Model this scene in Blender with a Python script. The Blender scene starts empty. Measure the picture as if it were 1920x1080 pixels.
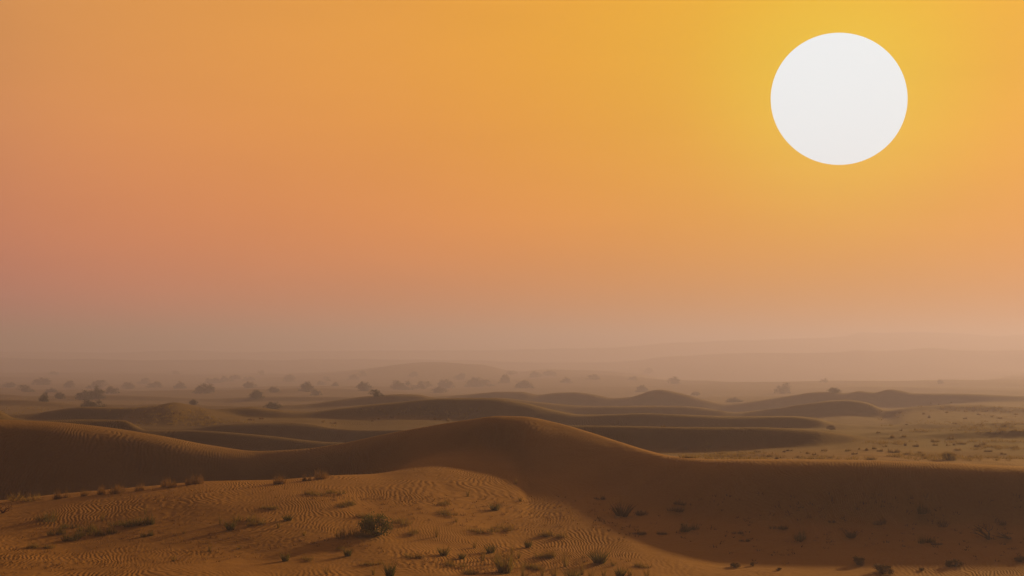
import bpy, math, random
import numpy as np
from mathutils import Vector

R = math.radians
scene = bpy.context.scene
col = scene.collection

# ------------------------------------------------------------------ camera
W, H = 1920.0, 1080.0
HFOV = R(40.0)
F = (W / 2) / math.tan(HFOV / 2)          # focal length in photo pixels
HORIZON = 652.0
PITCH = math.atan((HORIZON - H / 2) / F)
CAM_Z = 10.0                              # camera height above z = 0
cam_data = bpy.data.cameras.new('camera')
cam_data.sensor_width = 36.0
cam_data.angle = HFOV
cam_data.clip_start = 0.2
cam_data.clip_end = 30000.0
cam = bpy.data.objects.new('camera', cam_data)
col.objects.link(cam)
cam.location = (0, 0, CAM_Z)
cam.rotation_euler = (math.pi / 2 + PITCH, 0, 0)
scene.camera = cam

# ------------------------------------------------------------------ sky, sun, exposure
SUN_AZ, SUN_EL = R(40.0), R(12.0)         # azimuth clockwise from the view axis
SUN_STRENGTH = 5.0
SUN_COLOR = (1.0, 0.61, 0.205)


def ray(u, v):
    a, b = (u - W / 2) / F, (H / 2 - v) / F
    return Vector((a, math.cos(PITCH) - b * math.sin(PITCH), math.sin(PITCH) + b * math.cos(PITCH)))


DISC_DIR = ray(1572, 186).normalized()    # where the sun's disc hangs

scene.view_settings.view_transform = 'Standard'
scene.view_settings.look = 'None'
scene.view_settings.exposure = 0.0
scene.view_settings.gamma = 1.0
scene.cycles.use_denoising = True
scene.cycles.volume_bounces = 1
scene.cycles.max_bounces = 6
scene.cycles.diffuse_bounces = 2
scene.cycles.transparent_max_bounces = 8


def lin(r, g, b):
    f = lambda c: c / 12.92 if c <= 0.04045 else ((c + 0.055) / 1.055) ** 2.4
    return (f(r / 255), f(g / 255), f(b / 255), 1.0)


world = bpy.data.worlds.new('World')
scene.world = world
world.use_nodes = True
nt = world.node_tree
nt.nodes.clear()
N = lambda t: nt.nodes.new(t)
L = lambda a, b: nt.links.new(a, b)
out = N('ShaderNodeOutputWorld')
bg = N('ShaderNodeBackground')
bg.inputs['Strength'].default_value = 1.0
sky = N('ShaderNodeTexSky')
sky.sky_type = 'NISHITA'
sky.sun_disc = False
sky.sun_elevation = SUN_EL
sky.sun_rotation = SUN_AZ
sky.dust_density = 6.0
tc = N('ShaderNodeTexCoord')
dot = N('ShaderNodeVectorMath'); dot.operation = 'DOT_PRODUCT'
dot.inputs[1].default_value = DISC_DIR
L(tc.outputs['Generated'], dot.inputs[0])
ac = N('ShaderNodeMath'); ac.operation = 'ARCCOSINE'; ac.use_clamp = False
L(dot.outputs['Value'], ac.inputs[0])
nrm = N('ShaderNodeMath'); nrm.operation = 'DIVIDE'
nrm.inputs[1].default_value = math.pi
L(ac.outputs[0], nrm.inputs[0])
ramp = N('ShaderNodeValToRGB')            # dust glow by angle from the sun's disc
SKY_STOPS = [
    (0.0, (240, 205, 50)), (3.4, (238, 190, 42)), (6.5, (236, 174, 38)), (12.0, (236, 164, 44)),
    (18.0, (234, 158, 58)), (26.0, (228, 152, 70)), (34.0, (222, 149, 82)),
    (50.0, (130, 94, 78)), (75.0, (58, 59, 66)), (110.0, (31, 41, 54)), (180.0, (22, 35, 54)),
]
cr = ramp.color_ramp
cr.interpolation = 'B_SPLINE'
for i, (deg, c) in enumerate(SKY_STOPS):
    e = cr.elements[i] if i < 2 else cr.elements.new(deg / 180.0)
    e.position = deg / 180.0
    e.color = lin(*c)
L(nrm.outputs[0], ramp.inputs[0])
# lower sky: rosier dust towards the horizon
sep = N('ShaderNodeSeparateXYZ')
L(tc.outputs['Generated'], sep.inputs[0])
low = N('ShaderNodeMapRange')
low.interpolation_type = 'SMOOTHSTEP'
low.inputs['From Min'].default_value = -0.02
low.inputs['From Max'].default_value = 0.25
low.inputs['To Min'].default_value = 1.0
low.inputs['To Max'].default_value = 0.0
L(sep.outputs['Z'], low.inputs['Value'])
rose = N('ShaderNodeMix'); rose.data_type = 'RGBA'; rose.blend_type = 'MULTIPLY'
rose.inputs['B'].default_value = (0.96, 0.66, 1.40, 1)
L(low.outputs[0], rose.inputs['Factor'])
L(ramp.outputs[0], rose.inputs['A'])
veil_r = N('ShaderNodeMapRange')          # the greyer dust veil lowest in the sky
veil_r.interpolation_type = 'SMOOTHSTEP'
veil_r.inputs['From Min'].default_value = -0.01
veil_r.inputs['From Max'].default_value = 0.095
veil_r.inputs['To Min'].default_value = 1.0
veil_r.inputs['To Max'].default_value = 0.0
L(sep.outputs['Z'], veil_r.inputs['Value'])
veil = N('ShaderNodeMix'); veil.data_type = 'RGBA'; veil.blend_type = 'MULTIPLY'
veil.inputs['B'].default_value = (0.80, 0.90, 1.22, 1)
L(veil_r.outputs[0], veil.inputs['Factor'])
L(rose.outputs['Result'], veil.inputs['A'])
skytint = N('ShaderNodeMix'); skytint.data_type = 'RGBA'; skytint.blend_type = 'MULTIPLY'
skytint.inputs['Factor'].default_value = 1.0
skytint.inputs['B'].default_value = (0.003, 0.002, 0.001, 1)    # clear-air glow dimmed by the dust
L(sky.outputs[0], skytint.inputs['A'])
add = N('ShaderNodeMix'); add.data_type = 'RGBA'; add.blend_type = 'ADD'
add.inputs['Factor'].default_value = 1.0
strk_m = N('ShaderNodeMapping'); strk_m.inputs['Scale'].default_value = (2.2, 2.2, 9.0)     # faint uneven dust layers
L(tc.outputs['Generated'], strk_m.inputs['Vector'])
strk = N('ShaderNodeTexNoise'); strk.inputs['Scale'].default_value = 1.6; strk.inputs['Detail'].default_value = 5
L(strk_m.outputs[0], strk.inputs['Vector'])
strk_r = N('ShaderNodeMapRange'); strk_r.inputs['From Min'].default_value = 0.3; strk_r.inputs['From Max'].default_value = 0.7
strk_r.inputs['To Min'].default_value = 0.965; strk_r.inputs['To Max'].default_value = 1.035
L(strk.outputs['Fac'], strk_r.inputs['Value'])
dust = N('ShaderNodeVectorMath'); dust.operation = 'SCALE'
L(veil.outputs['Result'], dust.inputs[0]); L(strk_r.outputs[0], dust.inputs['Scale'])
L(dust.outputs[0], add.inputs['A'])
L(skytint.outputs['Result'], add.inputs['B'])
L(add.outputs['Result'], bg.inputs['Color'])
L(bg.outputs[0], out.inputs['Surface'])

sun_data = bpy.data.lights.new('sun_lamp', 'SUN')
sun_data.energy = SUN_STRENGTH
sun_data.angle = R(1.4)
sun_data.color = SUN_COLOR
sun_lamp = bpy.data.objects.new('sun_lamp', sun_data)
col.objects.link(sun_lamp)
sd = Vector((math.sin(SUN_AZ) * math.cos(SUN_EL), math.cos(SUN_AZ) * math.cos(SUN_EL), math.sin(SUN_EL)))
sun_lamp.rotation_euler = sd.to_track_quat('Z', 'Y').to_euler()
sun_lamp.location = sd * 200


# ------------------------------------------------------------------ helpers
def tag(o, label=None, cat=None, group=None, kind=None):
    if label: o['label'] = label
    if cat: o['category'] = cat
    if group: o['group'] = group
    if kind: o['kind'] = kind
    return o


def mesh_from(name, V, Fq, mat, smooth=True):
    me = bpy.data.meshes.new(name)
    V = np.asarray(V, dtype=np.float32); Fq = np.asarray(Fq, dtype=np.int32)
    k = Fq.shape[1]
    me.vertices.add(len(V)); me.vertices.foreach_set('co', V.ravel())
    me.loops.add(Fq.size); me.loops.foreach_set('vertex_index', Fq.ravel())
    me.polygons.add(len(Fq))
    me.polygons.foreach_set('loop_start', np.arange(0, Fq.size, k, dtype=np.int32))
    me.polygons.foreach_set('loop_total', np.full(len(Fq), k, dtype=np.int32))
    me.polygons.foreach_set('use_smooth', np.full(len(Fq), smooth, dtype=bool))
    me.update(calc_edges=True)
    if mat: me.materials.append(mat)
    return me


def node_mat(name):
    m = bpy.data.materials.new(name); m.use_nodes = True
    t = m.node_tree
    return m, t, t.nodes['Principled BSDF'], t.nodes['Material Output']


# ------------------------------------------------------------------ materials
def sand_material():
    m, t, b, o = node_mat('dune_sand')
    n, l = t.nodes.new, t.links.new
    geo = n('ShaderNodeNewGeometry')
    pos = geo.outputs['Position']
    flat = n('ShaderNodeVectorMath'); flat.operation = 'MULTIPLY'; flat.inputs[1].default_value = (1, 1, 0)
    l(pos, flat.inputs[0])

    def noise(scale, detail=3, rough=0.55, vec=None):
        q = n('ShaderNodeTexNoise'); q.inputs['Scale'].default_value = scale
        q.inputs['Detail'].default_value = detail; q.inputs['Roughness'].default_value = rough
        l(vec or flat.outputs[0], q.inputs['Vector']); return q
    # colour: broad drifts, finer mottling, grain
    big = noise(0.035, 3)
    mid = noise(0.45, 5, 0.6)
    fine = noise(9.0, 4, 0.7)
    c1 = n('ShaderNodeValToRGB')
    c1.color_ramp.elements[0].position = 0.3; c1.color_ramp.elements[0].color = (0.32, 0.162, 0.038, 1)
    c1.color_ramp.elements[1].position = 0.7; c1.color_ramp.elements[1].color = (0.40, 0.207, 0.050, 1)
    l(big.outputs['Fac'], c1.inputs[0])
    c2 = n('ShaderNodeMix'); c2.data_type = 'RGBA'; c2.blend_type = 'MULTIPLY'
    mr = n('ShaderNodeMapRange'); mr.inputs['From Min'].default_value = 0.35; mr.inputs['From Max'].default_value = 0.65
    mr.inputs['To Min'].default_value = 0.0; mr.inputs['To Max'].default_value = 0.55
    l(mid.outputs['Fac'], mr.inputs['Value'])
    l(mr.outputs[0], c2.inputs['Factor'])
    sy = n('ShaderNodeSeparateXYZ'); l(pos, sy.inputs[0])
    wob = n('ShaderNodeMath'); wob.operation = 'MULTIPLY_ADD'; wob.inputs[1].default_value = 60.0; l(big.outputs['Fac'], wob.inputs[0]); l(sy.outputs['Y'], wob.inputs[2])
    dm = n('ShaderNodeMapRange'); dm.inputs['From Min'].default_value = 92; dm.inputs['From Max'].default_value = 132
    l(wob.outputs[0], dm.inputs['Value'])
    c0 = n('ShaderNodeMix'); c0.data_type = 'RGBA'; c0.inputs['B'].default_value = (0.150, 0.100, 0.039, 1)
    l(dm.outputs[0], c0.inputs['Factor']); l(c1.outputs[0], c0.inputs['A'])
    l(c0.outputs['Result'], c2.inputs['A']); c2.inputs['B'].default_value = (0.80, 0.76, 0.74, 1)
    c3 = n('ShaderNodeMix'); c3.data_type = 'RGBA'; c3.blend_type = 'MULTIPLY'
    mr3 = n('ShaderNodeMapRange'); mr3.inputs['From Min'].default_value = 0.4; mr3.inputs['From Max'].default_value = 0.7
    mr3.inputs['To Max'].default_value = 0.5
    l(fine.outputs['Fac'], mr3.inputs['Value']); l(mr3.outputs[0], c3.inputs['Factor'])
    l(c2.outputs['Result'], c3.inputs['A']); c3.inputs['B'].default_value = (0.72, 0.70, 0.70, 1)
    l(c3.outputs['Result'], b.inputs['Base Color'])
    b.inputs['Roughness'].default_value = 0.95
    b.inputs['Specular IOR Level'].default_value = 0.08
    # wind ripples: bands along the wind, warped so that their course wanders and forks
    w1 = noise(0.06, 2); w2 = noise(0.55, 3)

    def offs(src, amt):
        s = n('ShaderNodeVectorMath'); s.operation = 'SUBTRACT'; s.inputs[1].default_value = (0.5, 0.5, 0.5)
        l(src.outputs['Color'], s.inputs[0])
        k = n('ShaderNodeVectorMath'); k.operation = 'SCALE'; k.inputs['Scale'].default_value = amt
        l(s.outputs[0], k.inputs[0]); return k.outputs[0]
    a1 = n('ShaderNodeVectorMath'); a1.operation = 'ADD'
    l(flat.outputs[0], a1.inputs[0]); l(offs(w1, 16.0), a1.inputs[1])
    a2 = n('ShaderNodeVectorMath'); a2.operation = 'ADD'
    l(a1.outputs[0], a2.inputs[0]); l(offs(w2, 1.1), a2.inputs[1])
    rot = n('ShaderNodeMapping'); rot.inputs['Rotation'].default_value = (0, 0, R(-8))
    l(a2.outputs[0], rot.inputs['Vector'])
    wave = n('ShaderNodeTexWave'); wave.wave_type = 'BANDS'; wave.bands_direction = 'X'; wave.wave_profile = 'SIN'
    wave.inputs['Scale'].default_value = 2.0
    wave.inputs['Distortion'].default_value = 1.2
    wave.inputs['Detail'].default_value = 2.0
    wave.inputs['Detail Scale'].default_value = 1.3
    l(rot.outputs[0], wave.inputs['Vector'])
    wide = n('ShaderNodeTexWave'); wide.wave_type = 'BANDS'; wide.bands_direction = 'X'; wide.wave_profile = 'SIN'
    wide.inputs['Scale'].default_value = 1.25; wide.inputs['Distortion'].default_value = 2.2
    wide.inputs['Detail'].default_value = 2.0; wide.inputs['Detail Scale'].default_value = 0.8
    rot2 = n('ShaderNodeMapping'); rot2.inputs['Rotation'].default_value = (0, 0, R(24))
    l(a2.outputs[0], rot2.inputs['Vector']); l(rot2.outputs[0], wide.inputs['Vector'])
    pick = noise(0.11, 2, 0.5)
    pk = n('ShaderNodeMapRange'); pk.inputs['From Min'].default_value = 0.46; pk.inputs['From Max'].default_value = 0.56
    l(pick.outputs['Fac'], pk.inputs['Value'])
    both = n('ShaderNodeMix'); both.data_type = 'FLOAT'
    l(pk.outputs[0], both.inputs['Factor']); l(wave.outputs['Fac'], both.inputs['A']); l(wide.outputs['Fac'], both.inputs['B'])
    msk = noise(0.16, 3, 0.6)
    mm = n('ShaderNodeMapRange'); mm.inputs['From Min'].default_value = 0.36; mm.inputs['From Max'].default_value = 0.58
    mm.inputs['To Min'].default_value = 0.15; mm.inputs['To Max'].default_value = 1.0
    l(msk.outputs['Fac'], mm.inputs['Value'])
    spot = n('ShaderNodeVectorMath'); spot.operation = 'DISTANCE'; spot.inputs[1].default_value = (-2.6, 64.5, 0)   # the well-rippled spur
    l(flat.outputs[0], spot.inputs[0])
    sp = n('ShaderNodeMapRange'); sp.inputs['From Min'].default_value = 3.0; sp.inputs['From Max'].default_value = 6.5
    sp.inputs['To Min'].default_value = 1.15; sp.inputs['To Max'].default_value = 0.0
    l(spot.outputs['Value'], sp.inputs['Value'])
    mx = n('ShaderNodeMath'); mx.operation = 'MAXIMUM'; l(mm.outputs[0], mx.inputs[0]); l(sp.outputs[0], mx.inputs[1])
    hm = n('ShaderNodeMath'); hm.operation = 'MULTIPLY'
    l(both.outputs['Result'], hm.inputs[0]); l(mx.outputs[0], hm.inputs[1])
    bump = n('ShaderNodeBump'); bump.inputs['Distance'].default_value = 0.017; bump.inputs['Strength'].default_value = 1.0
    l(hm.outputs[0], bump.inputs['Height'])
    lump = noise(1.6, 4, 0.6)
    bump2 = n('ShaderNodeBump'); bump2.inputs['Distance'].default_value = 0.06; bump2.inputs['Strength'].default_value = 0.6
    l(lump.outputs['Fac'], bump2.inputs['Height']); l(bump.outputs[0], bump2.inputs['Normal'])
    l(bump2.outputs[0], b.inputs['Normal'])
    return m


def plant_material(name, c_a, c_b, transl=0.3):
    m, t, b, o = node_mat(name)
    n, l = t.nodes.new, t.links.new
    oi = n('ShaderNodeObjectInfo'); geo = n('ShaderNodeNewGeometry')
    nz = n('ShaderNodeTexNoise'); nz.inputs['Scale'].default_value = 7.0; nz.inputs['Detail'].default_value = 2
    l(geo.outputs['Position'], nz.inputs['Vector'])
    ad = n('ShaderNodeMath'); ad.operation = 'ADD'
    l(oi.outputs['Random'], ad.inputs[0]); l(nz.outputs['Fac'], ad.inputs[1])
    mr = n('ShaderNodeMapRange'); mr.inputs['From Min'].default_value = 0.4; mr.inputs['From Max'].default_value = 1.5
    l(ad.outputs[0], mr.inputs['Value'])
    mix = n('ShaderNodeMix'); mix.data_type = 'RGBA'
    mix.inputs['A'].default_value = (*c_a, 1); mix.inputs['B'].default_value = (*c_b, 1)
    l(mr.outputs[0], mix.inputs['Factor'])
    l(mix.outputs['Result'], b.inputs['Base Color'])
    b.inputs['Roughness'].default_value = 0.8; b.inputs['Specular IOR Level'].default_value = 0.15
    tr = n('ShaderNodeBsdfTranslucent'); l(mix.outputs['Result'], tr.inputs['Color'])
    ms = n('ShaderNodeMixShader'); ms.inputs['Fac'].default_value = transl
    l(b.outputs[0], ms.inputs[1]); l(tr.outputs[0], ms.inputs[2]); l(ms.outputs[0], o.inputs['Surface'])
    return m


M = {
    'sand': sand_material(),
    'green': plant_material('green_grass', (0.075, 0.082, 0.024), (0.14, 0.125, 0.038), 0.45),
    'olive': plant_material('olive_grass', (0.19, 0.15, 0.04), (0.27, 0.19, 0.055), 0.45),
    'straw': plant_material('straw_grass', (0.22, 0.13, 0.045), (0.30, 0.17, 0.06)),
    'brown': plant_material('dry_brown_scrub', (0.10, 0.062, 0.028), (0.15, 0.095, 0.04), 0.2),
    'red': plant_material('dry_red_scrub', (0.10, 0.02, 0.012), (0.14, 0.03, 0.015), 0.1),
    'leaf': plant_material('tree_foliage', (0.045, 0.055, 0.022), (0.075, 0.08, 0.03), 0.2),
    'bark': plant_material('grey_brown_bark', (0.07, 0.05, 0.035), (0.11, 0.08, 0.05), 0.0),
}


# ------------------------------------------------------------------ terrain: one height field
def pchip(xk, yk, x):
    xk = np.asarray(xk, float); yk = np.asarray(yk, float)
    h = np.diff(xk); d = np.diff(yk) / h
    m = np.zeros_like(yk)
    w1 = 2 * h[1:] + h[:-1]; w2 = h[1:] + 2 * h[:-1]
    same = d[:-1] * d[1:] > 0
    with np.errstate(divide='ignore', invalid='ignore'):
        hm = (w1 + w2) / (w1 / d[:-1] + w2 / d[1:])
    m[1:-1] = np.where(same, hm, 0)
    m[0], m[-1] = d[0], d[-1]
    i = np.clip(np.searchsorted(xk, x) - 1, 0, len(h) - 1)
    t = np.clip((x - xk[i]) / h[i], 0, 1); H_ = h[i]
    return ((1 + 2 * t) * (1 - t) ** 2 * yk[i] + t * (1 - t) ** 2 * H_ * m[i]
            + t * t * (3 - 2 * t) * yk[i + 1] + t * t * (t - 1) * H_ * m[i + 1])


def gauss(a, sig, axis):
    n = int(math.ceil(sig * 3)); k = np.exp(-0.5 * (np.arange(-n, n + 1) / sig) ** 2); k /= k.sum()
    p = [(0, 0), (0, 0)]; p[axis] = (n, n)
    b = np.pad(a, p, mode='edge'); r = np.zeros_like(a); s = a.shape[axis]
    for j, w in enumerate(k):
        r += w * (b[j:j + s] if axis == 0 else b[:, j:j + s])
    return r


def vnoise(x, y, seed):
    xi = np.floor(x).astype(np.int64); yi = np.floor(y).astype(np.int64)
    fx = x - xi; fy = y - yi
    fx = fx * fx * fx * (fx * (fx * 6 - 15) + 10); fy = fy * fy * fy * (fy * (fy * 6 - 15) + 10)

    def hsh(a, b):
        h = (a * 374761393 + b * 668265263 + seed * 1442695041) & 0xFFFFFFFF
        h = ((h ^ (h >> 13)) * 1274126177) & 0xFFFFFFFF
        return ((h ^ (h >> 16)) & 0xFFFF) / 32767.5 - 1.0
    return ((hsh(xi, yi) * (1 - fx) + hsh(xi + 1, yi) * fx) * (1 - fy)
            + (hsh(xi, yi + 1) * (1 - fx) + hsh(xi + 1, yi + 1) * fx) * fy)


def fbm(x, y, wl, seed, octv=3):
    s = 0; a = 1.0
    for o in range(octv):
        c, d = math.cos(0.7 + o), math.sin(0.7 + o)
        s = s + a * vnoise((x * c - y * d) / wl, (x * d + y * c) / wl, seed + o)
        wl *= 0.5; a *= 0.5
    return s


def knots(pts):
    """(u, v, distance) read off the photograph -> angle, radius, height"""
    th, rr, zz = [], [], []
    for (u, v, D) in pts:
        q = ray(u, v); k = D / q.y
        th.append(math.atan2(q.x, q.y)); rr.append(math.hypot(q.x * k, D)); zz.append(CAM_Z + q.z * k)
    th = [-math.pi] + th + [math.pi]
    rm, zm = 0.5 * (rr[0] + rr[-1]), 0.5 * (zz[0] + zz[-1])
    return np.array(th), np.array([rm] + rr + [rm]), np.array([zm] + zz + [zm])


def slip(crest, base, deg=19.0):
    """foot of a dune face below a crest line: base gives (u, v); the face drops at deg"""
    cu = [c[0] for c in crest]; bu = [b[0] for b in base]
    us = sorted(set(cu) | set(bu)); res = []
    for u in us:
        vc = pchip(cu, [c[1] for c in crest], np.array([u]))[0]
        D = np.interp(u, cu, [c[2] for c in crest])
        vb = max(pchip(bu, [b[1] for b in base], np.array([u]))[0], vc + 1.0)
        L_ = D * ((vb - vc) / F) / (math.tan(R(deg)) + (vb - HORIZON) / F)
        res.append((u, vb, D - max(L_, 0.02 * D)))
    return res


def at_d(pts, D): return [(u, v, D) for (u, v) in pts]


L_BOTTOM = [(-900, 1085, 42), (0, 1085, 42), (700, 1085, 43), (1200, 1088, 44), (1920, 1100, 44.5), (2800, 1100, 44)]
L_EDGE = [(-900, 1010, 58), (-300, 965, 59), (0, 942, 60), (107, 930, 60), (307, 912, 60), (383, 905, 60.5), (510, 902, 61),
          (627, 893, 62.5), (707, 890, 64), (790, 874, 66.5), (860, 861, 68.6), (920, 863, 68.3), (965, 884, 66), (990, 926, 61.5),
          (1073, 958, 57), (1180, 1003, 52), (1250, 1030, 50), (1350, 1057, 48), (1450, 1062, 47.6), (1920, 1064, 47.5), (2800, 1064, 47)]
L_HOLLOW = [(-900, 990, 70), (0, 968, 73.5), (150, 962, 74.5), (300, 958, 75.8), (480, 960, 76.3), (560, 945, 75.5), (627, 930, 74.3), (707, 897, 72.5), (745, 880, 72), (790, 860, 71.6),
            (860, 848, 71.2), (920, 843, 70.8), (965, 858, 68.8), (990, 885, 65.5), (1073, 920, 61.5), (1180, 962, 57.8),
            (1250, 974, 56.2), (1400, 984, 54.2), (1920, 988, 53.3), (2800, 995, 52)]
L_MAIN = [(-900, 800, 78), (-200, 775, 80), (0, 787, 80), (100, 791, 81), (200, 801, 82), (300, 817, 82.5), (400, 836, 83),
          (480, 846, 83), (560, 843, 82), (640, 832, 80.5), (720, 815, 79), (800, 800, 77.5), (880, 787, 75.5), (940, 780, 74.5),
          (980, 781, 74), (1040, 792, 73), (1100, 809, 71), (1160, 829, 68.5), (1220, 848, 65.5), (1260, 858, 63.5),
          (1320, 863, 61.5), (1420, 864, 59.5), (1600, 865, 58.2), (1750, 869, 57.5), (1920, 877, 57), (2800, 900, 55)]
L_BEHIND = [(-900, 850, 90), (0, 830, 91), (300, 850, 92), (480, 872, 92), (560, 866, 91), (640, 856, 90), (800, 836, 87),
            (960, 836, 85), (1100, 850, 82), (1260, 870, 75), (1400, 875, 70), (1920, 893, 68), (2800, 905, 68)]
L_M2 = [(-900, 780, 106), (-120, 754, 107), (0, 771, 108), (28, 784, 108), (80, 789, 108), (140, 787, 109), (233, 787, 109), (258, 799, 108), (272, 806, 107), (333, 806, 107),
        (400, 809, 106), (500, 817, 105), (633, 831, 104), (720, 832, 103), (850, 828, 103), (1000, 815, 103), (1067, 798, 103),
        (1140, 799, 102), (1280, 801, 101), (1413, 801, 101), (1530, 807, 102), (1597, 816, 104), (1640, 820, 106),
        (1750, 814, 108), (1920, 807, 110), (2800, 805, 112)]
B_M2 = [(-900, 810), (0, 812), (140, 806), (233, 808), (272, 818), (333, 838), (400, 848), (500, 858), (633, 845), (720, 840), (850, 836),
        (1000, 835), (1067, 846), (1280, 845), (1480, 840), (1573, 832), (1613, 826), (1700, 823), (1800, 824), (1920, 822), (2800, 820)]
L_M2B = [(-900, 800, 125), (0, 798, 126), (200, 798, 126), (267, 802, 126), (350, 802, 126), (433, 796, 126), (533, 793, 127),
         (580, 796, 127), (633, 804, 126), (690, 807, 125), (780, 807, 123), (900, 808, 121), (1067, 808, 119), (1300, 806, 118),
         (1480, 803, 119), (1560, 806, 119), (1620, 813, 120), (1750, 806, 122), (1920, 801, 124), (2800, 800, 126)]
B_M2B = [(-900, 812), (0, 806), (267, 810), (350, 812), (433, 826), (533, 832), (633, 834), (780, 832), (900, 830), (1067, 818),
         (1480, 808), (1620, 817), (1750, 811), (1920, 806), (2800, 806)]
L_M3 = at_d([(-900, 765), (-100, 768), (0, 778), (60, 777), (100, 771), (167, 765), (230, 767), (290, 763), (327, 756), (360, 762), (400, 769),
             (467, 765), (510, 769), (567, 774), (640, 767), (740, 756), (840, 747), (917, 747), (990, 758), (1040, 771), (1090, 779),
             (1157, 777), (1207, 775), (1280, 779), (1380, 783), (1480, 781), (1530, 785), (1567, 796), (1620, 800), (1750, 796),
             (1920, 796), (2800, 790)], 152)
B_M3 = [(-900, 780), (0, 786), (100, 790), (200, 792), (250, 777), (290, 767), (327, 760), (360, 766), (400, 772), (467, 783), (567, 785), (640, 785),
        (740, 780), (840, 785), (917, 792), (1040, 802), (1280, 804), (1480, 804), (1567, 803), (1620, 804), (1920, 801), (2800, 800)]
L_M4 = at_d([(-900, 750), (0, 750), (80, 754), (160, 760), (250, 760), (327, 758), (400, 762), (560, 760), (640, 750), (700, 743), (740, 741), (780, 741),
             (817, 747), (870, 752), (923, 747), (1007, 755), (1107, 762), (1280, 763), (1347, 770), (1380, 774), (1430, 770),
             (1513, 758), (1590, 751), (1630, 757), (1663, 770), (1690, 767), (1730, 762), (1800, 760), (1860, 763), (1920, 766), (2800, 765)], 235)
B_M4 = [(-900, 758), (0, 760), (160, 764), (327, 766), (560, 768), (640, 762), (740, 757), (817, 756), (923, 760), (1007, 768), (1107, 782),
        (1280, 783), (1380, 787), (1430, 788), (1513, 785), (1590, 779), (1640, 782), (1663, 784), (1700, 772), (1740, 770), (1800, 771), (1920, 774), (2800, 775)]
L_M5 = at_d([(-900, 740), (0, 740), (60, 744), (200, 742), (400, 748), (500, 744), (640, 745), (740, 748), (840, 743), (900, 738), (940, 735),
             (980, 735), (1007, 741), (1040, 737), (1073, 736), (1113, 740), (1150, 747), (1183, 745), (1233, 731), (1280, 739),
             (1313, 748), (1363, 758), (1397, 755), (1480, 743), (1540, 735), (1587, 738), (1613, 733), (1640, 737), (1667, 730),
             (1690, 733), (1713, 738), (1813, 739), (1920, 743), (2800, 740)], 345)
B_M5 = [(-900, 746), (0, 746), (400, 754), (640, 752), (840, 750), (940, 750), (1007, 757), (1073, 762), (1150, 764), (1233, 766), (1313, 768), (1363, 775),
        (1480, 767), (1540, 759), (1587, 755), (1640, 762), (1667, 764), (1713, 762), (1813, 756), (1920, 754), (2800, 752)]
L_PLAIN1 = at_d([(-900, 738), (0, 737), (640, 737), (960, 742), (1300, 748), (1500, 744), (1920, 742), (2800, 740)], 500)
L_PLAIN2 = at_d([(-900, 716), (0, 716), (380, 722), (560, 719), (640, 718), (1000, 717), (1450, 716), (1920, 715), (2800, 716)], 850)
L_F0 = at_d([(-900, 705), (0, 702), (400, 702), (640, 697), (740, 684), (807, 681), (900, 684), (973, 697), (1007, 694), (1107, 695),
             (1190, 701), (1280, 716), (1330, 715), (1420, 719), (1493, 718), (1580, 713), (1747, 715), (1850, 711), (1920, 703), (2800, 700)], 1250)
L_PLAIN3 = at_d([(-900, 697), (0, 697), (960, 697), (1920, 697), (2800, 697)], 1500)
L_F1 = at_d([(-900, 672), (0, 674), (600, 677), (900, 678), (1100, 684), (1187, 680), (1257, 668), (1347, 664), (1500, 664), (1560, 661), (1613, 656),
             (1660, 659), (1747, 655), (1800, 658), (1920, 658), (2800, 655)], 1900)
L_PLAIN4 = at_d([(-900, 682), (0, 682), (1920, 682), (2800, 682)], 2200)
L_F2 = at_d([(-900, 662), (0, 661), (700, 660), (900, 656), (1150, 651), (1300, 641), (1397, 637), (1500, 634), (1580, 631), (1617, 623),
             (1653, 626), (1723, 623), (1813, 627), (1870, 630), (1920, 627), (2800, 625)], 2800)
L_FAR = at_d([(-900, 664), (0, 664), (960, 664), (1920, 664), (2800, 664)], 4500)


def lee(crest, dv, k): return [(u, v + dv, D * k) for (u, v, D) in crest]      # ground dropping out of sight behind a crest


LINES = [L_BOTTOM, L_EDGE, L_HOLLOW, L_MAIN, L_BEHIND, slip(L_M2, B_M2), L_M2, lee(L_M2, 1.5, 1.04), slip(L_M2B, B_M2B), L_M2B, lee(L_M2B, 1.5, 1.05),
         slip(L_M3, B_M3, 23), L_M3, lee(L_M3, 2.5, 1.12), slip(L_M4, B_M4, 27), L_M4, lee(L_M4, 2.0, 1.10),
         slip(L_M5, B_M5, 30), L_M5, lee(L_M5, 1.5, 1.08),
         L_PLAIN1, L_PLAIN2, L_F0, L_PLAIN3, L_F1, L_PLAIN4, L_F2, L_FAR]

front = np.linspace(R(-32), R(32), 1001)
back = np.concatenate([np.linspace(R(-180), R(-32), 60)[:-1], np.linspace(R(32), R(180), 60)[1:-1]])
theta = np.concatenate([back[back < 0], front, back[back > 0]])


def geom(a, b, q):
    n = max(2, int(math.log(b / a) / q)); return list(a * (b / a) ** (np.arange(n) / n))


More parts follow.
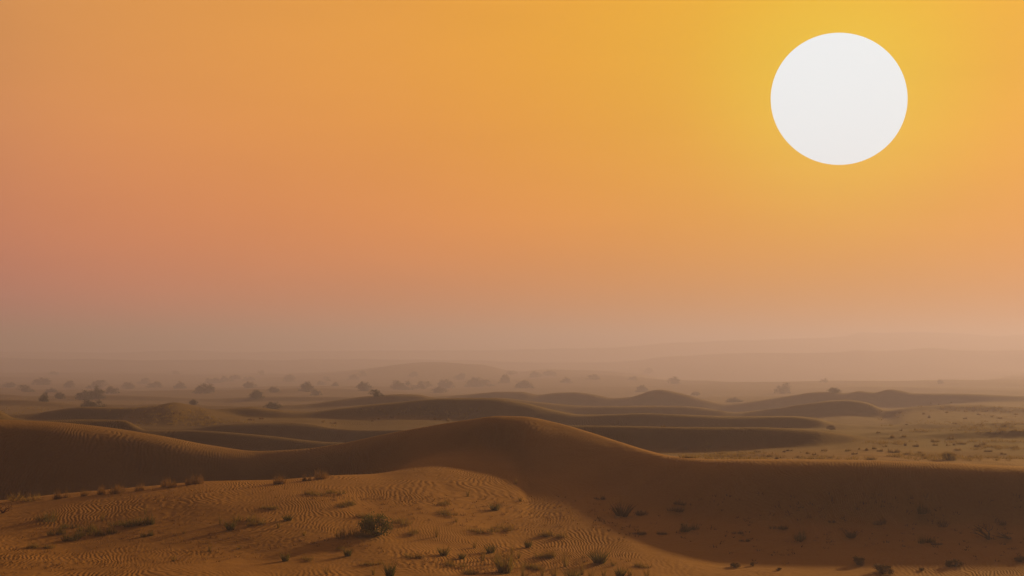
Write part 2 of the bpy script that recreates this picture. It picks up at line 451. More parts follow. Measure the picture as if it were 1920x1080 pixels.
radii = np.array([0.8, 1.6, 3] + geom(4.5, 38, 0.06) + geom(38, 140, 0.003) + geom(140, 500, 0.0036) + geom(500, 3200, 0.0085)
                 + geom(3200, 6500, 0.04) + [6500.0])
KR = [np.full(len(theta), r) for r in (0.0, 8, 20, 32)]
KZ = [np.full(len(theta), CAM_Z + z) for z in (-1.7, -2.7, -4.8, -6.3)]
for ln in LINES:
    tk, rk, zk = knots(ln)
    if ln is L_MAIN:                      # the brow: the face breaks away close in front of the crest
        off = 1.45 - 0.45 * np.clip((theta - R(-2)) / R(9), 0, 1)
        KR.append(pchip(tk, rk, theta) - off); KZ.append(pchip(tk, zk, theta) - 0.12 * off ** 1.15)
    KR.append(pchip(tk, rk, theta)); KZ.append(pchip(tk, zk, theta))
KR.append(np.full(len(theta), 6800.0)); KZ.append(np.full(len(theta), CAM_Z - 24.0))
KR = np.array(KR); KZ = np.array(KZ)
for k in range(1, len(KR)):
    KR[k] = np.maximum(KR[k], KR[k - 1] * 1.012 + 0.01)
Z = np.empty((len(theta), len(radii)))
for c in range(len(theta)):
    Z[c] = pchip(KR[:, c], KZ[:, c], radii)
near_w = 1 - np.clip((radii - 95) / 40, 0, 1)
Z = gauss(Z, 1.3, 1) * near_w + gauss(Z, 1.0, 1) * (1 - near_w)
i0 = int((back < 0).sum()); i1 = i0 + len(front)
Z[i0:i1] = gauss(Z[i0:i1], 2.2, 0)
TH, RR = np.meshgrid(theta, radii, indexing='ij')
X = np.sin(TH) * RR; Y = np.cos(TH) * RR


def smooth01(x, a, b):
    t = np.clip((x - a) / (b - a), 0, 1); return t * t * (3 - 2 * t)


# hummocks: small on the near flat, larger over the plain
edge_t, edge_r, _ = knots(L_EDGE)
EDGE_R = pchip(edge_t, edge_r, theta)[:, None]
on_flat = smooth01(RR, 20, 40) * (1 - smooth01(RR, EDGE_R - 7, EDGE_R - 0.5))
Zs = Z.copy(); Zs[i0:i1] = gauss(Z[i0:i1], 12.0, 0)
Z = Z * (1 - on_flat) + Zs * on_flat
Z += on_flat * (0.10 * fbm(X, Y * 0.8, 5.5, 11, 3) + 0.16 * fbm(X, Y, 14.0, 5, 1))
soft = smooth01(RR, 66, 120) * (1 - smooth01(RR, 340, 400))
Z += soft * 0.06 * fbm(X, Y, 9.0, 23, 3)
rough = smooth01(X, 4, 14) * smooth01(RR, 64, 74) * (1 - smooth01(RR, 92, 102))       # clumpy scrub flats
rough = np.maximum(rough, smooth01(X, 26, 40) * smooth01(RR, 104, 125) * (1 - smooth01(RR, 280, 300)))
Z += rough * 0.085 * np.maximum(fbm(X, Y, 3.2, 61, 3), -0.35) + rough * 0.10 * fbm(X, Y, 11.0, 67, 1)
plain = smooth01(RR, 360, 500) * (1 - smooth01(RR, 3000, 4500))
Z += plain * 1.0 * fbm(X, Y * 0.7, 75.0, 31, 4)
far = smooth01(RR, 1600, 1900) * (1 - smooth01(RR, 3200, 4500))
Z += far * 2.2 * fbm(X, Y, 150.0, 47, 4)

nT, nR = Z.shape
V = np.stack([X, Y, Z], -1).reshape(-1, 3)
V = np.vstack([V, [[0, 0, CAM_Z - 1.7]]])
ii, jj = np.meshgrid(np.arange(nT), np.arange(nR - 1), indexing='ij')
i2 = (ii + 1) % nT
quads = np.stack([ii * nR + jj, ii * nR + jj + 1, i2 * nR + jj + 1, i2 * nR + jj], -1).reshape(-1, 4)
quads = quads[:, ::-1]
cap = np.array([[nT * nR, ((i + 1) % nT) * nR, i * nR, i * nR] for i in range(nT)])[:, :3]
terrain_me = mesh_from('sand_dunes', V, quads, M['sand'])
terrain = bpy.data.objects.new('sand_dunes', terrain_me)
col.objects.link(terrain)
tag(terrain, 'rippled orange brown desert dunes running to the hazy horizon', kind='structure')


def z_at(x, y):
    th = math.atan2(x, y); r = math.hypot(x, y)
    c = min(max(int(np.searchsorted(theta, th)) - 1, 0), nT - 2)
    k = min(max(int(np.searchsorted(radii, r)) - 1, 0), nR - 2)
    a = min(max((th - theta[c]) / (theta[c + 1] - theta[c]), 0), 1); b = min(max((r - radii[k]) / (radii[k + 1] - radii[k]), 0), 1)
    return float((Z[c, k] * (1 - b) + Z[c, k + 1] * b) * (1 - a) + (Z[c + 1, k] * (1 - b) + Z[c + 1, k + 1] * b) * a)


RMASK = radii > 36


def ground(u, v, dmax=1e9, dmin=0.0):
    """first point where the sight line through a photo pixel meets the sand"""
    for dv in range(0, 40):
        q = ray(u, v + dv); th = math.atan2(q.x, q.y); sl = q.z / math.hypot(q.x, q.y)
        c = min(max(int(round((th - front[0]) / (front[1] - front[0]))), 0), len(front) - 1) + i0
        below = (CAM_Z + sl * radii <= Z[c]) & RMASK & (radii >= dmin)
        idx = np.argmax(below)
        if below[idx] and radii[idx] <= dmax:
            r = radii[idx]; x, y = math.sin(th) * r, math.cos(th) * r
            return Vector((x, y, z_at(x, y))), y
    q = ray(u, v); r = min(dmax, 800); k = r / q.y
    return Vector((q.x * k, r, z_at(q.x * k, r))), r


# ------------------------------------------------------------------ the sun's disc in the sky
def sun_disc():
    dist = 9000.0; rad = dist * 0.0460
    m, t, b, o = node_mat('sun_glow')
    em = t.nodes.new('ShaderNodeEmission')
    em.inputs['Color'].default_value = (0.94, 0.985, 1.0, 1); em.inputs['Strength'].default_value = 0.96
    t.links.new(em.outputs[0], o.inputs['Surface'])
    m.cycles.emission_sampling = 'NONE'
    nu, nv = 96, 48; vs = []; fs = []
    for j in range(nv + 1):
        p = math.pi * j / nv
        for i in range(nu):
            a = 2 * math.pi * i / nu
            vs.append((rad * math.sin(p) * math.cos(a), rad * math.sin(p) * math.sin(a), rad * math.cos(p)))
    for j in range(nv):
        for i in range(nu):
            k = (i + 1) % nu
            fs.append((j * nu + i, (j + 1) * nu + i, (j + 1) * nu + k, j * nu + k))
    o_ = bpy.data.objects.new('sun', mesh_from('sun', vs, fs, m))
    o_.scale = (1.002, 1, 0.968); o_.rotation_euler = (0, R(29), 0)
    o_.location = Vector((0, 0, CAM_Z)) + DISC_DIR * dist
    col.objects.link(o_)
    tag(o_, 'huge round white sun hanging low in the orange sky', 'sun')


sun_disc()


# ------------------------------------------------------------------ plants: meshes
def blade_arrays(rng, n, r0, h, hvar, lean, leanvar, width, droop, dome=0.0, seg=3):
    vs = []; fs = []
    for _ in range(n):
        a = rng.uniform(0, 2 * math.pi); rr = r0 * math.sqrt(rng.random())
        ba = a + rng.uniform(-0.7, 0.7)
        bx, by = rr * math.cos(a), rr * math.sin(a)
        ln = h * (1 - hvar * rng.random()) * (1 - dome * (rr / max(r0, 1e-6)) ** 2)
        th = max(0.0, lean + rng.gauss(0, leanvar)) * (0.35 + 0.65 * rr / max(r0, 1e-6))
        dx, dy = math.cos(ba), math.sin(ba); tx, ty = -dy, dx
        ta = rng.uniform(0, math.pi); sx, sy = tx * math.cos(ta) + dx * math.sin(ta), ty * math.cos(ta) + dy * math.sin(ta)
        px, py, pz = bx, by, -0.03 * h
        base = len(vs); stp = ln / seg
        for s in range(seg + 1):
            w = width * (1 - s / seg) ** 0.7 * 0.5 + 0.0006
            vs.append((px - sx * w, py - sy * w, pz)); vs.append((px + sx * w, py + sy * w, pz))
            q = th + droop * (s / seg) ** 1.5
            px += dx * math.sin(q) * stp; py += dy * math.sin(q) * stp; pz += math.cos(q) * stp
        for s in range(seg):
            i = base + 2 * s
            fs.append((i, i + 1, i + 3, i + 2))
    return vs, fs


def tube(vs, fs, p0, p1, r0, r1, n=6):
    p0, p1 = Vector(p0), Vector(p1); d = (p1 - p0).normalized()
    a = d.orthogonal().normalized(); b = d.cross(a); k = len(vs)
    for (p, r) in ((p0, r0), (p1, r1)):
        for i in range(n):
            t = 2 * math.pi * i / n
            vs.append(tuple(p + a * (r * math.cos(t)) + b * (r * math.sin(t))))
    for i in range(n):
        j = (i + 1) % n
        fs.append((k + i, k + j, k + n + j, k + n + i))


def branches(rng, vs, fs, p, d, ln, r, depth, tips, kink=0.35, split=3):
    """a tapering limb that bends and forks; returns the tips"""
    p = Vector(p); d = Vector(d).normalized(); seg = 3
    for s in range(seg):
        d2 = (d + Vector((rng.gauss(0, kink), rng.gauss(0, kink), rng.gauss(0, kink * 0.5))) * 0.5).normalized()
        q = p + d2 * (ln / seg); r2 = r * (1 - 0.13)
        tube(vs, fs, p, q, r, r2, 5); p, d, r = q, d2, r2
        if depth < 2: tips.append(p.copy())
    if depth <= 0:
        tips.append(p); return
    for _ in range(split):
        nd = (d + Vector((rng.uniform(-1, 1), rng.uniform(-1, 1), rng.uniform(-0.25, 0.6))) * 0.9).normalized()
        branches(rng, vs, fs, p, nd, ln * rng.uniform(0.6, 0.8), r * 0.65, depth - 1, tips, kink, split)


def leaves(rng, centres, n, spread, size, flat=0.7):
    vs = []; fs = []
    for _ in range(n):
        c = rng.choice(centres)
        p = Vector(c) + Vector((rng.gauss(0, spread), rng.gauss(0, spread), rng.gauss(0, spread * flat)))
        a = Vector((rng.gauss(0, 1), rng.gauss(0, 1), rng.gauss(0, 1))).normalized(); b = a.orthogonal().normalized()
        c2 = a.cross(b); ang = rng.uniform(0, math.pi); e = b * math.cos(ang) + c2 * math.sin(ang)
        s = size * rng.uniform(0.6, 1.3); k = len(vs)
        vs += [tuple(p - a * s), tuple(p + e * s * 0.42), tuple(p + a * s), tuple(p - e * s * 0.42)]
        fs.append((k, k + 1, k + 2, k + 3))
    return vs, fs


def normalise(*arrs):
    """scale several vertex lists together to unit width (x, y) and unit height"""
    allv = np.vstack([np.array(a) for a in arrs])
    w = max(np.percentile(allv[:, 0], 99) - np.percentile(allv[:, 0], 1), np.percentile(allv[:, 1], 99) - np.percentile(allv[:, 1], 1))
    h = np.percentile(allv[:, 2], 99.5)
    return [np.array(a) / np.array([w, w, h]) for a in arrs]


PROTO = {}


def make_proto(key, parts):
    PROTO.setdefault(key, []).append(parts)


for s in range(4):                        # upright tufts: green base, straw stalks
    rng = random.Random(100 + s)
    b, bf = blade_arrays(rng, 110, 0.10, 0.42, 0.55, 0.42, 0.12, 0.016, 0.5)
    k, kf = blade_arrays(rng, 16, 0.06, 0.62, 0.45, 0.28, 0.12, 0.009, 0.2)
    b, k = normalise(b, k)
    make_proto('tuft', [('blades', mesh_from('tuft_blades', b, bf, None), None), ('stalks', mesh_from('tuft_stalks', k, kf, None), 'straw')])
for s in range(3):                        # thin wisps of a few stalks
    rng = random.Random(200 + s)
    b, bf = blade_arrays(rng, 26, 0.05, 0.4, 0.6, 0.3, 0.12, 0.013, 0.35)
    k, kf = blade_arrays(rng, 9, 0.04, 0.55, 0.4, 0.22, 0.1, 0.009, 0.2)
    b, k = normalise(b, k)
    make_proto('wisp', [('blades', mesh_from('wisp_blades', b, bf, None), None), ('stalks', mesh_from('wisp_stalks', k, kf, None), 'straw')])
for s in range(6):                        # low spreading fuzzy mounds: a few fine clumps grown into each other
    rng = random.Random(300 + s)
    b, bf, k, kf = [], [], [], []
    for q in range(4 + s % 3):
        cx, cy, hs = rng.uniform(-0.38, 0.38), rng.uniform(-0.22, 0.22), rng.uniform(0.45, 1.1)
        for (dv, df, n, hh, wd) in ((b, bf, 60, 0.25, 0.013), (k, kf, 34, 0.29, 0.009)):
            v_, f_ = blade_arrays(rng, n, 0.17, hh * hs, 0.6, 0.8, 0.3, wd, 0.45, dome=0.4)
            o_ = len(dv); dv += [(x + cx, y + cy, z) for (x, y, z) in v_]; df += [tuple(t + o_ for t in f) for f in f_]
    b, k = normalise(b, k)
    make_proto('mound', [('blades', mesh_from('mound_blades', b, bf, None), None), ('stalks', mesh_from('mound_stalks', k, kf, None), 'straw')])
for s in range(3):                        # leafy round shrubs
    rng = random.Random(400 + s)
    bv, bf, tips = [], [], []
    for _ in range(9):
        a = rng.uniform(0, 2 * math.pi); e = rng.uniform(0.3, 1.2)
        branches(rng, bv, bf, (0, 0, -0.02), (math.cos(a) * math.cos(e), math.sin(a) * math.cos(e), math.sin(e)), 0.2, 0.011, 1, tips, 0.4, 3)
    lv, lf = leaves(rng, tips, 2200, 0.045, 0.02)
    lv = [(x, y, abs(z)) for (x, y, z) in lv]
    lv, bv = normalise(lv, bv)
    make_proto('shrub', [('foliage', mesh_from('shrub_foliage', lv, lf, None), None), ('twigs', mesh_from('shrub_twigs', bv, bf, None), 'bark')])
for s in range(2):                        # dead branching bush
    rng = random.Random(500 + s)
    bv, bf, tips = [], [], []
    for _ in range(6):
        a = rng.uniform(0, 2 * math.pi); e = rng.uniform(0.25, 1.1)
        branches(rng, bv, bf, (0, 0, -0.02), (math.cos(a) * math.cos(e), math.sin(a) * math.cos(e), math.sin(e)), 0.22, 0.014, 1, tips, 0.6, 3)
    bv, = normalise(bv)
    make_proto('dead', [('branches', mesh_from('dead_branches', bv, bf, None), None)])
for s in range(7):                        # desert trees and tall shrubs of the plain
    rng = random.Random(600 + s)
    bv, bf, tips = [], [], []
    for _ in range(3 + s % 3):
        a = rng.uniform(0, 2 * math.pi); e = rng.uniform(0.8, 1.35)
        branches(rng, bv, bf, (rng.uniform(-0.15, 0.15), rng.uniform(-0.15, 0.15), -0.15),
                 (math.cos(a) * math.cos(e), math.sin(a) * math.cos(e), math.sin(e)), 0.42, 0.05, 1, tips, 0.45, 3)
    lobes = [(rng.uniform(-0.55, 0.55), rng.uniform(-0.55, 0.55), rng.uniform(0.45, 0.75), rng.uniform(0.6, 1.15)) for _ in range(3 + s % 3)]
    clumps = []
    for (lx, ly, lr, lh) in lobes:        # each lobe a leafy dome reaching down to the sand
        for _ in range(20):
            a = rng.uniform(0, 2 * math.pi); e = math.asin(rng.random()); q = rng.uniform(0.72, 1.08)
            clumps.append((Vector((lx + lr * q * math.cos(a) * math.cos(e), ly + lr * q * math.sin(a) * math.cos(e), 0.05 + lh * q * math.sin(e))), rng.uniform(0.07, 0.15)))
    lv, lf = [], []
    for (c, sp) in clumps:
        v_, f_ = leaves(rng, [c], 46, sp, 0.055)
        k = len(lv); lv += v_; lf += [tuple(i + k for i in q) for q in f_]
    lv = [(x, y, abs(z)) for (x, y, z) in lv]
    lv, bv = normalise(lv, bv)
    make_proto('tree', [('crown', mesh_from('tree_crown', lv, lf, None), None), ('trunk', mesh_from('tree_trunk', bv, bf, None), 'bark')])

MESH_MAT = {}


def with_mat(me, matname):
    key = (me.name, matname)
    if key not in MESH_MAT:
        c = me.copy(); c.materials.clear(); c.materials.append(M[matname]); MESH_MAT[key] = c
    return MESH_MAT[key]


RNG = random.Random(7)
GROUPS = {}


def plant(name, proto, mat, u, v, wpx, hpx, label, cat, group=None, dmax=1e9, dmin=0.0, variant=None, sink=0.0):
    p, D = ground(u, v, dmax, dmin)
    px = p.length if False else math.hypot(p.x, p.y) / F
    k = 1.22 if D < 60 else 1.0           # the near plants stand a little fuller
    w, h = wpx * px * k, hpx * px * k
    parts = PROTO[proto][RNG.randrange(len(PROTO[proto])) if variant is None else variant]
    root = bpy.data.objects.new(name, None)
    root.empty_display_size = 0.2
    col.objects.link(root)
    root.location = (p.x, p.y, p.z - sink * h)
    root.rotation_euler = (0, 0, RNG.uniform(0, 2 * math.pi))
    root.scale = (w, w, h)
    tag(root, label, cat, group)
    for (pn, me, pm) in parts:
        o = bpy.data.objects.new(pn, with_mat(me, pm or mat))
        col.objects.link(o); o.parent = root
        if pn not in ('crown', 'trunk'): o['kind'] = 'stuff'
    return root


# ------------------------------------------------------------------ plants: foreground
plant('shrub', 'shrub', 'green', 707, 1005, 54, 33, 'dark green rounded shrub, the densest bush on the sunlit rippled sand shelf', 'shrub')
plant('dry_grass', 'mound', 'olive', 660, 1007, 56, 20, 'wide olive grass clump pressed against the dark green rounded shrub', 'grass')
plant('grass_tuft', 'tuft', 'green', 1124, 1056, 36, 32, 'dark green bushy grass tuft on a little sand bank by the shadow edge', 'grass')
plant('dry_scrub', 'dead', 'red', 5, 963, 22, 13, 'small dark red dry scrub on the rim of the sunlit sand shelf', 'scrub')
plant('dead_bush', 'dead', 'brown', 1855, 1012, 36, 22, 'leafless dead bush with bare crooked branches in the shaded hollow', 'bush')
plant('dead_branch', 'dead', 'brown', 1893, 1010, 44, 8, 'fallen crooked dead branches lying beside the leafless dead bush', 'branch')
plant('grass_clump', 'tuft', 'olive', 945, 1074, 44, 48, 'tallest straw and olive grass clump on the sunlit rippled sand shelf', 'grass')

TALL = [(535, 1052, 18, 22), (652, 1043, 18, 20), (832, 1042, 24, 22), (866, 1048, 14, 15), (731, 1082, 24, 36), (928, 957, 22, 18),
        (920, 1037, 22, 22), (990, 1027, 16, 20), (1073, 1090, 32, 32), (432, 994, 22, 24), (540, 976, 20, 14), (1163, 1082, 22, 24)]
for (u, v, w, h) in TALL:
    plant('grass_tuft', 'tuft', 'green', u, v, w, h, 'upright green grass tuft with straw stalks on the sunlit rippled sand shelf', 'grass', 'upright green tufts on the near sand')
WISP = [(570, 1006, 9, 14), (818, 1008, 10, 26), (855, 980, 9, 11), (877, 931, 11, 15), (967, 908, 9, 15), (976, 941, 10, 12), (1060, 1063, 18, 33),
        (1016, 1080, 12, 24), (980, 1082, 14, 32), (393, 1034, 10, 19), (325, 1053, 12, 15), (413, 984, 10, 22), (522, 991, 14, 16),
        (1212, 1083, 16, 17), (960, 1040, 10, 26), (447, 1031, 14, 8), (192, 978, 10, 16), (272, 966, 9, 18), (345, 1001, 10, 8), (1150, 1062, 14, 12),
        (905, 1052, 14, 26), (936, 1056, 16, 34), (957, 1060, 14, 36), (972, 1048, 12, 24), (1040, 1083, 20, 28), (1092, 1078, 18, 26),
        (1107, 1088, 16, 30), (1132, 1084, 14, 20), (1182, 1080, 16, 18), (890, 1028, 12, 18), (700, 1078, 14, 18), (612, 1076, 12, 16)]
for (u, v, w, h) in WISP:
    plant('grass_wisp', 'wisp', 'olive', u, v, w, h, 'thin wisp of a few dry upright stalks on the sunlit rippled sand shelf', 'grass', 'thin stalk wisps on the near sand')
LOW = [(905, 998, 54, 11), (945, 994, 42, 11), (1037, 1006, 48, 13), (757, 982, 52, 11), (775, 1001, 34, 10), (650, 949, 48, 11), (630, 926, 40, 9),
       (590, 928, 34, 8), (690, 969, 34, 8), (838, 966, 40, 10), (832, 946, 34, 7), (75, 1028, 42, 10), (460, 978, 48, 14), (482, 985, 30, 10),
       (1022, 1046, 30, 14), (775, 1045, 34, 9), (640, 1030, 26, 5), (850, 1062, 40, 12), (1000, 1066, 34, 11), (575, 1050, 30, 8), (700, 1058, 34, 7),
       (505, 955, 28, 7), (1205, 1064, 26, 9), (880, 1075, 40, 9)]
for (u, v, w, h) in LOW:
    plant('grass_mound', 'mound', 'olive', u, v, w, h, 'low spreading olive brown grass mound on the sunlit rippled sand shelf', 'grass', 'low grass mounds on the near sand')
CLUSTER = [(90, 976, 54, 13), (108, 1003, 26, 15), (135, 1013, 36, 16), (165, 997, 34, 16), (195, 1003, 34, 17), (235, 987, 46, 13), (270, 984, 30, 18),
           (277, 1006, 22, 10), (160, 1005, 22, 12), (130, 990, 30, 9)]
for (u, v, w, h) in CLUSTER:
    plant('grass_mound', 'mound', 'green', u, v, w, h, 'green grass clump in the dense patch of clumps on the sand shelf', 'grass', 'dense patch of green clumps on the plateau')
RIM = [(45, 936, 62, 9), (115, 932, 26, 11), (160, 927, 18, 9), (190, 924, 16, 11), (222, 921, 30, 10), (262, 917, 18, 10), (316, 911, 30, 11),
       (365, 905, 34, 13), (525, 904, 30, 12), (575, 899, 18, 10), (604, 895, 36, 14)]
for i, (u, v, w, h) in enumerate(RIM):
    plant('rim_grass', 'mound', 'straw' if i else 'olive', u, v + 3, w, h * 1.45,
          'straw coloured grass clump on the shelf rim against the dark dune face' if i else 'wide olive green grass clump on the shelf rim, broadest along that rim',
          'grass', 'straw clumps along the plateau rim' if i else None, dmax=64)
SHADE = [(1125, 937, 24, 9), (1202, 965, 28, 9), (1267, 959, 28, 9), (1276, 948, 26, 7), (1460, 992, 26, 7), (1650, 984, 26, 9), (1770, 987, 34, 11),
         (1757, 1023, 16, 5), (1875, 986, 24, 8), (1385, 1001, 18, 6), (1397, 1015, 18, 5), (1195, 1002, 26, 6), (1560, 982, 12, 6), (1240, 1003, 16, 6)]
for (u, v, w, h) in SHADE:
    plant('grass_mound', 'mound', 'brown', u, v, w, h, 'low dull brown scrub mound in the shaded hollow below the main dune', 'scrub', 'brown scrub in the shaded hollow')
SHADE_G = [(1291, 995, 36, 17), (1500, 1012, 30, 18), (1730, 967, 26, 19), (1735, 1018, 26, 14)]
for (u, v, w, h) in SHADE_G:
    plant('grass_mound', 'mound', 'green', u, v, w, h, 'green grass clump in the shaded hollow below the main dune', 'grass', 'green clumps in the shaded hollow')
plant('grass_tuft', 'tuft', 'brown', 1166, 968, 40, 32, 'tall brown stalky bush, the tallest plant in the shaded hollow', 'bush')
plant('grass_tuft', 'tuft', 'brown', 1596, 1008, 26, 18, 'spiky brown grass tuft standing in the middle of the shaded hollow', 'grass')
FOOT = [(1608, 1060, 22, 12), (1652, 1076, 32, 13), (1790, 1062, 26, 10), (1380, 1064, 18, 7), (1412, 1062, 9, 6), (1912, 1054, 16, 8), (1460, 1070, 10, 4), (1730, 1070, 12, 4)]
for (u, v, w, h) in FOOT:
    plant('dry_scrub', 'shrub', 'brown', u, v, w, h, 'small dark dry scrub on the sunlit strip at the shadow edge', 'scrub', 'dry scrub along the shadow edge')

# ------------------------------------------------------------------ plants: behind the main dune
FLAT = [(1330, 837, 10, 6), (1353, 851, 17, 8), (1372, 859, 10, 5), (1388, 858, 8, 5), (1404, 860, 8, 6), (1440, 856, 22, 7), (1456, 861, 9, 6),
        (1470, 848, 9, 4), (1515, 851, 9, 7), (1527, 853, 9, 7), (1285, 842, 10, 6), (1290, 859, 12, 6), (1480, 846, 14, 5), (1545, 846, 14, 5),
        (1698, 836, 9, 8), (1717, 838, 11, 7), (1675, 849, 24, 9), (1650, 847, 10, 7), (1640, 842, 8, 6), (1625, 845, 9, 6), (1611, 843, 8, 5),
        (1603, 852, 12, 6), (1633, 862, 18, 9), (1753, 829, 20, 8), (1754, 836, 10, 7), (1777, 836, 8, 6), (1789, 835, 8, 6), (1803, 833, 16, 6),
        (1832, 838, 14, 7), (1842, 835, 12, 7), (1862, 838, 10, 5), (1903, 841, 18, 7), (1782, 853, 22, 8), (1795, 845, 14, 6), (1700, 852, 14, 6),
        (1725, 850, 12, 5), (1853, 847, 14, 5), (1738, 860, 16, 6), (1590, 846, 12, 5), (1560, 858, 14, 6), (1420, 848, 12, 5), (1500, 858, 14, 5),
        (1673, 822, 12, 8), (1695, 820, 8, 6), (1783, 824, 12, 9), (1880, 852, 12, 5), (1820, 858, 14, 5), (1660, 838, 10, 5)]
for (u, v, w, h) in FLAT:
    plant('scrub_clump', 'mound', RNG.choice(['olive', 'olive', 'brown']), u, v, w, h,
          'small olive brown scrub clump on the sandy flat behind the long low straight ridge', 'scrub', 'scrub on the flat behind the right ridge', dmin=64)
plant('scrub_clump', 'shrub', 'olive', 1777, 863, 24, 14, 'largest olive green bush on the flat just behind the straight ridge crest', 'bush', dmin=60)
plant('scrub_clump', 'shrub', 'brown', 1558, 806, 14, 8, 'lone dark bush at the tail of a shaded dune beyond the scrub flat', 'bush', dmin=100)
UPPER = [(1690, 808, 6, 5), (1716, 807, 6, 5), (1742, 784, 5, 8), (1810, 786, 9, 5), (1688, 776, 8, 5), (1732, 777, 8, 5), (1811, 773, 8, 5),
         (1825, 772, 9, 5), (1835, 778, 9, 5), (1860, 782, 8, 4), (1875, 785, 9, 4), (1885, 799, 8, 4), (1745, 759, 8, 4), (1762, 759, 6, 4),
         (1784, 757, 6, 4), (1700, 797, 8, 4), (1790, 795, 8, 4), (1850, 772, 8, 4), (1905, 778, 8, 4), (1775, 774, 8, 4), (1647, 812, 8, 5)]
for (u, v, w, h) in UPPER:
    plant('scrub_clump', 'mound', RNG.choice(['olive', 'brown']), u, v, w, h,
          'tiny scrub dot on the far slope below the dune with three small peaks', 'scrub', 'scrub dots on the far right slope', dmin=100)
MID = [(712, 774, 9, 5), (735, 783, 7, 6), (698, 791, 8, 4), (710, 786, 6, 4), (820, 787, 16, 5), (842, 790, 10, 7), (868, 785, 8, 5),
       (1158, 796, 6, 4), (1177, 796, 6, 5), (762, 778, 8, 4), (1243, 800, 8, 4), (330, 776, 20, 5), (470, 788, 16, 4), (490, 786, 12, 4), (380, 793, 10, 4), (625, 794, 14, 4), (605, 792, 10, 4)]
for (u, v, w, h) in MID:
    plant('scrub_clump', 'mound', RNG.choice(['olive', 'brown']), u, v, w, h,
          'small scrub dot on the dune slopes behind the main dune crest', 'scrub', 'scrub dots on the middle dunes', dmin=100)

# ------------------------------------------------------------------ trees on the hazy plain
TREES = [(48, 735, 32, 15), (82, 753, 28, 19), (117, 748, 19, 14), (152, 750, 36, 20), (180, 748, 34, 25), (182, 729, 40, 18), (211, 738, 27, 15),
         (172, 765, 42, 17), (240, 729, 26, 14), (290, 727, 32, 13), (335, 729, 26, 15), (375, 738, 40, 21), (465, 728, 28, 14), (400, 719, 34, 12),
         (425, 716, 28, 12), (485, 748, 34, 18), (512, 736, 24, 12), (571, 734, 34, 21), (594, 741, 22, 13), (603, 722, 19, 9), (628, 724, 22, 9),
         (361, 759, 18, 11), (510, 768, 34, 15), (680, 734, 32, 20), (706, 744, 30, 15), (752, 731, 44, 20), (792, 729, 36, 17), (843, 728, 32, 20),
         (826, 737, 32, 13), (902, 725, 58, 20), (945, 719, 25, 20), (983, 728, 42, 18), (1005, 708, 24, 13), (1025, 704, 34, 11), (1200, 735, 30, 15),
         (1262, 720, 26, 15), (1468, 738, 42, 23), (1380, 754, 34, 10), (1545, 717, 16, 9), (1563, 737, 26, 11), (1766, 720, 12, 9), (70, 722, 34, 15),
         (130, 727, 22, 15), (270, 720, 26, 12), (20, 727, 26, 11), (1110, 712, 30, 12), (1060, 718, 26, 12), (1215, 700, 20, 12), (660, 712, 26, 12),
         (1300, 742, 18, 9), (95, 736, 22, 9), (775, 707, 24, 11), (860, 712, 24, 11), (540, 716, 24, 11)]
rr_ = random.Random(91)
TREES += [(rr_.uniform(0, 1250), rr_.uniform(701, 715), rr_.uniform(12, 26), rr_.uniform(7, 11)) for _ in range(12)]
SPECIAL = {
    (82, 753): 'dark tree beside the small round bush, a gap away from the densest group',
    (117, 748): 'small round dark bush between two dark trees near the densest group',
    (152, 750): 'wide dark tree in the densest group, just under the tallest one',
    (211, 738): 'dark flat topped tree at the outer edge of the densest group',
    (182, 729): 'faded crown rising behind the tallest tree of the densest group',
    (465, 728): 'small faded tree on a rise between dome shaped tree and dune saddle',
    (485, 748): 'dark square topped bush on the slope above the dune saddle',
    (512, 736): 'small faded bush just behind the dark square topped bush',
    (571, 734): 'peaked tree with ragged top standing on a low rise beyond the dune saddle',
    (594, 741): 'small bush at the foot of the peaked ragged tree',
    (361, 759): 'small dark bush peeking over the bright orange dune hump',
    (680, 734): 'tall rounded tree at the start of the tree row behind the main dune',
    (706, 744): 'low bush in front of the tall rounded tree of the row',
    (752, 731): 'broad uneven topped tree in the row behind the main dune',
    (792, 729): 'faint rounded tree beside the broad uneven topped tree',
    (843, 728): 'tall ragged tree over a lower bush in the row behind the main dune',
    (826, 737): 'low bush under the tall ragged tree of the row',
    (945, 719): 'narrow upright faint tree beside the widest flat topped clump',
    (983, 728): 'broad low tree behind the summit of the main dune',
    (1200, 735): 'faint peaked tree beside the pointed round dune hump',
    (1262, 720): 'faint tree above the pointed round dune hump',
    (1380, 754): 'low faint bush in the dip before the lone tall tree',
    (1563, 737): 'low bush at the crest of the rising dune past the lone tall tree',
    (172, 765): 'low wide dark tree standing nearest, in front of the densest tree group',
    (375, 738): 'smooth rounded dome shaped tree standing alone on the hazy plain',
    (902, 725): 'widest flat topped tree clump, standing on the hazy plain behind the main dune peak',
    (1468, 738): 'lone tall tree just behind the long rising dune crest, under the sun',
    (180, 748): 'tallest dark tree in the densest group, crowding a lower bush beside it',
    (510, 768): 'dark bushy tree rooted low behind a dune crest, nearer than its neighbours',
}
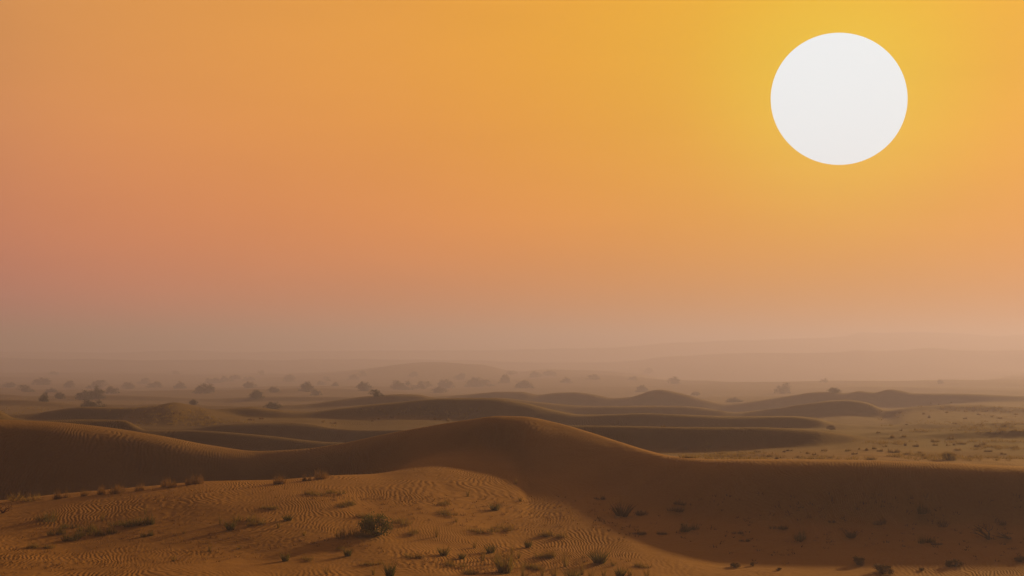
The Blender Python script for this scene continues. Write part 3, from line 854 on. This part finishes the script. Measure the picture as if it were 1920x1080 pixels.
for (u, v, w, h) in TREES:
    w, h, key = w * 0.88, h * 0.88, (u, v)
    lab = SPECIAL.get((u, v)); grp = None
    if not lab:
        if v <= 722: lab, grp = 'pale ghost of a tree barely showing through the thick haze', 'trees lost in thick haze'
        elif w < 25: lab, grp = 'small round desert bush between larger trees on the hazy plain', 'small bushes on the hazy plain'
        elif v >= 744: lab, grp = 'dark bushy tree on the near edge of the plain among sand slopes', 'dark trees on the near edge of the plain'
        elif w >= 36: lab, grp = 'broad grey tree half faded by haze on the open plain', 'broad half faded trees'
        else: lab, grp = 'grey green tree half faded by haze on the open plain', 'half faded trees on the plain'
    plant('desert_tree', 'tree', 'leaf', u, v, w, h, lab, 'tree', grp, dmax=1700, dmin=225, sink=0.04)

# ------------------------------------------------------------------ ground cover nobody could count
def ground_cover(name, label, mat, regions, seed, n_blade, h0, h1, lean):
    rng = random.Random(seed); vs, fs = [], []
    for (u0, u1, v0, v1, n, dmin, wl) in regions:
        done = tries = 0
        while done < n and tries < n * 12:
            tries += 1
            u, v = rng.uniform(u0, u1), rng.uniform(v0, v1)
            p, D = ground(u, v, 420, dmin)
            if fbm(np.array([p.x]), np.array([p.y]), wl, 77, 2)[0] < rng.uniform(-0.15, 0.75): continue
            if abs(D - p.y) > 1 or p.length > 425: continue
            done += 1
            h = rng.uniform(h0, h1) * (1 + min(D, 300) / 160.0)
            v_, f_ = blade_arrays(rng, n_blade, h * 0.7, h, 0.6, lean, 0.3, 0.02 + D * 0.00012, 0.4, seg=2)
            k = len(vs); vs += [(x + p.x, y + p.y, z + z_at(x + p.x, y + p.y)) for (x, y, z) in v_]; fs += [tuple(i + k for i in q) for q in f_]
    o = bpy.data.objects.new(name, mesh_from(name, vs, fs, M[mat])); col.objects.link(o)
    tag(o, label, 'ground cover', kind='stuff')


ground_cover('dry_ground_cover', 'thin patchy dry grass scattered over the sand flats', 'olive',
             [(1280, 1520, 846, 864, 110, 64, 4.0), (1500, 1930, 828, 864, 330, 64, 4.5), (1630, 1930, 762, 812, 260, 105, 10.0), (320, 660, 770, 800, 160, 118, 14.0),
              (0, 330, 745, 800, 120, 118, 14.0), (640, 900, 770, 800, 60, 118, 14.0)], 5, 14, 0.10, 0.24, 0.8)
ground_cover('straw_litter', 'short straw stubble scattered over the sunlit sand shelf', 'straw',
             [(0, 640, 915, 1080, 420, 36, 5.0), (560, 1200, 930, 1080, 380, 36, 5.0)], 6, 7, 0.06, 0.15, 0.9)
ground_cover('brown_litter', 'sparse brown twigs and stubble strewn over the shaded hollow', 'brown',
             [(1080, 1930, 930, 1064, 220, 36, 5.0)], 8, 7, 0.05, 0.13, 1.0)

# ------------------------------------------------------------------ haze
def haze_box():
    m = bpy.data.materials.new('dust_haze'); m.use_nodes = True
    t = m.node_tree; t.nodes.clear()
    o = t.nodes.new('ShaderNodeOutputMaterial')
    pv = t.nodes.new('ShaderNodeVolumePrincipled')
    pv.inputs['Color'].default_value = (0.535, 0.55, 1.0, 1)
    pv.inputs['Density'].default_value = 0.00112
    pv.inputs['Anisotropy'].default_value = 0.38
    t.links.new(pv.outputs[0], o.inputs['Volume'])
    s, z0, z1 = 6700.0, float(Z.min()) - 1.0, max(float(Z.max()), CAM_Z) + 1.5
    vs = [(x, y, z) for z in (z0, z1) for (x, y) in ((-s, -s), (s, -s), (s, s), (-s, s))]
    fs = [(0, 3, 2, 1), (4, 5, 6, 7), (0, 1, 5, 4), (1, 2, 6, 5), (2, 3, 7, 6), (3, 0, 4, 7)]
    h = bpy.data.objects.new('haze', mesh_from('haze', vs, fs, m, False))
    col.objects.link(h)
    tag(h, 'warm dusty haze lying over the desert plain', kind='stuff')
    print('HAZE', z0, z1)


haze_box()
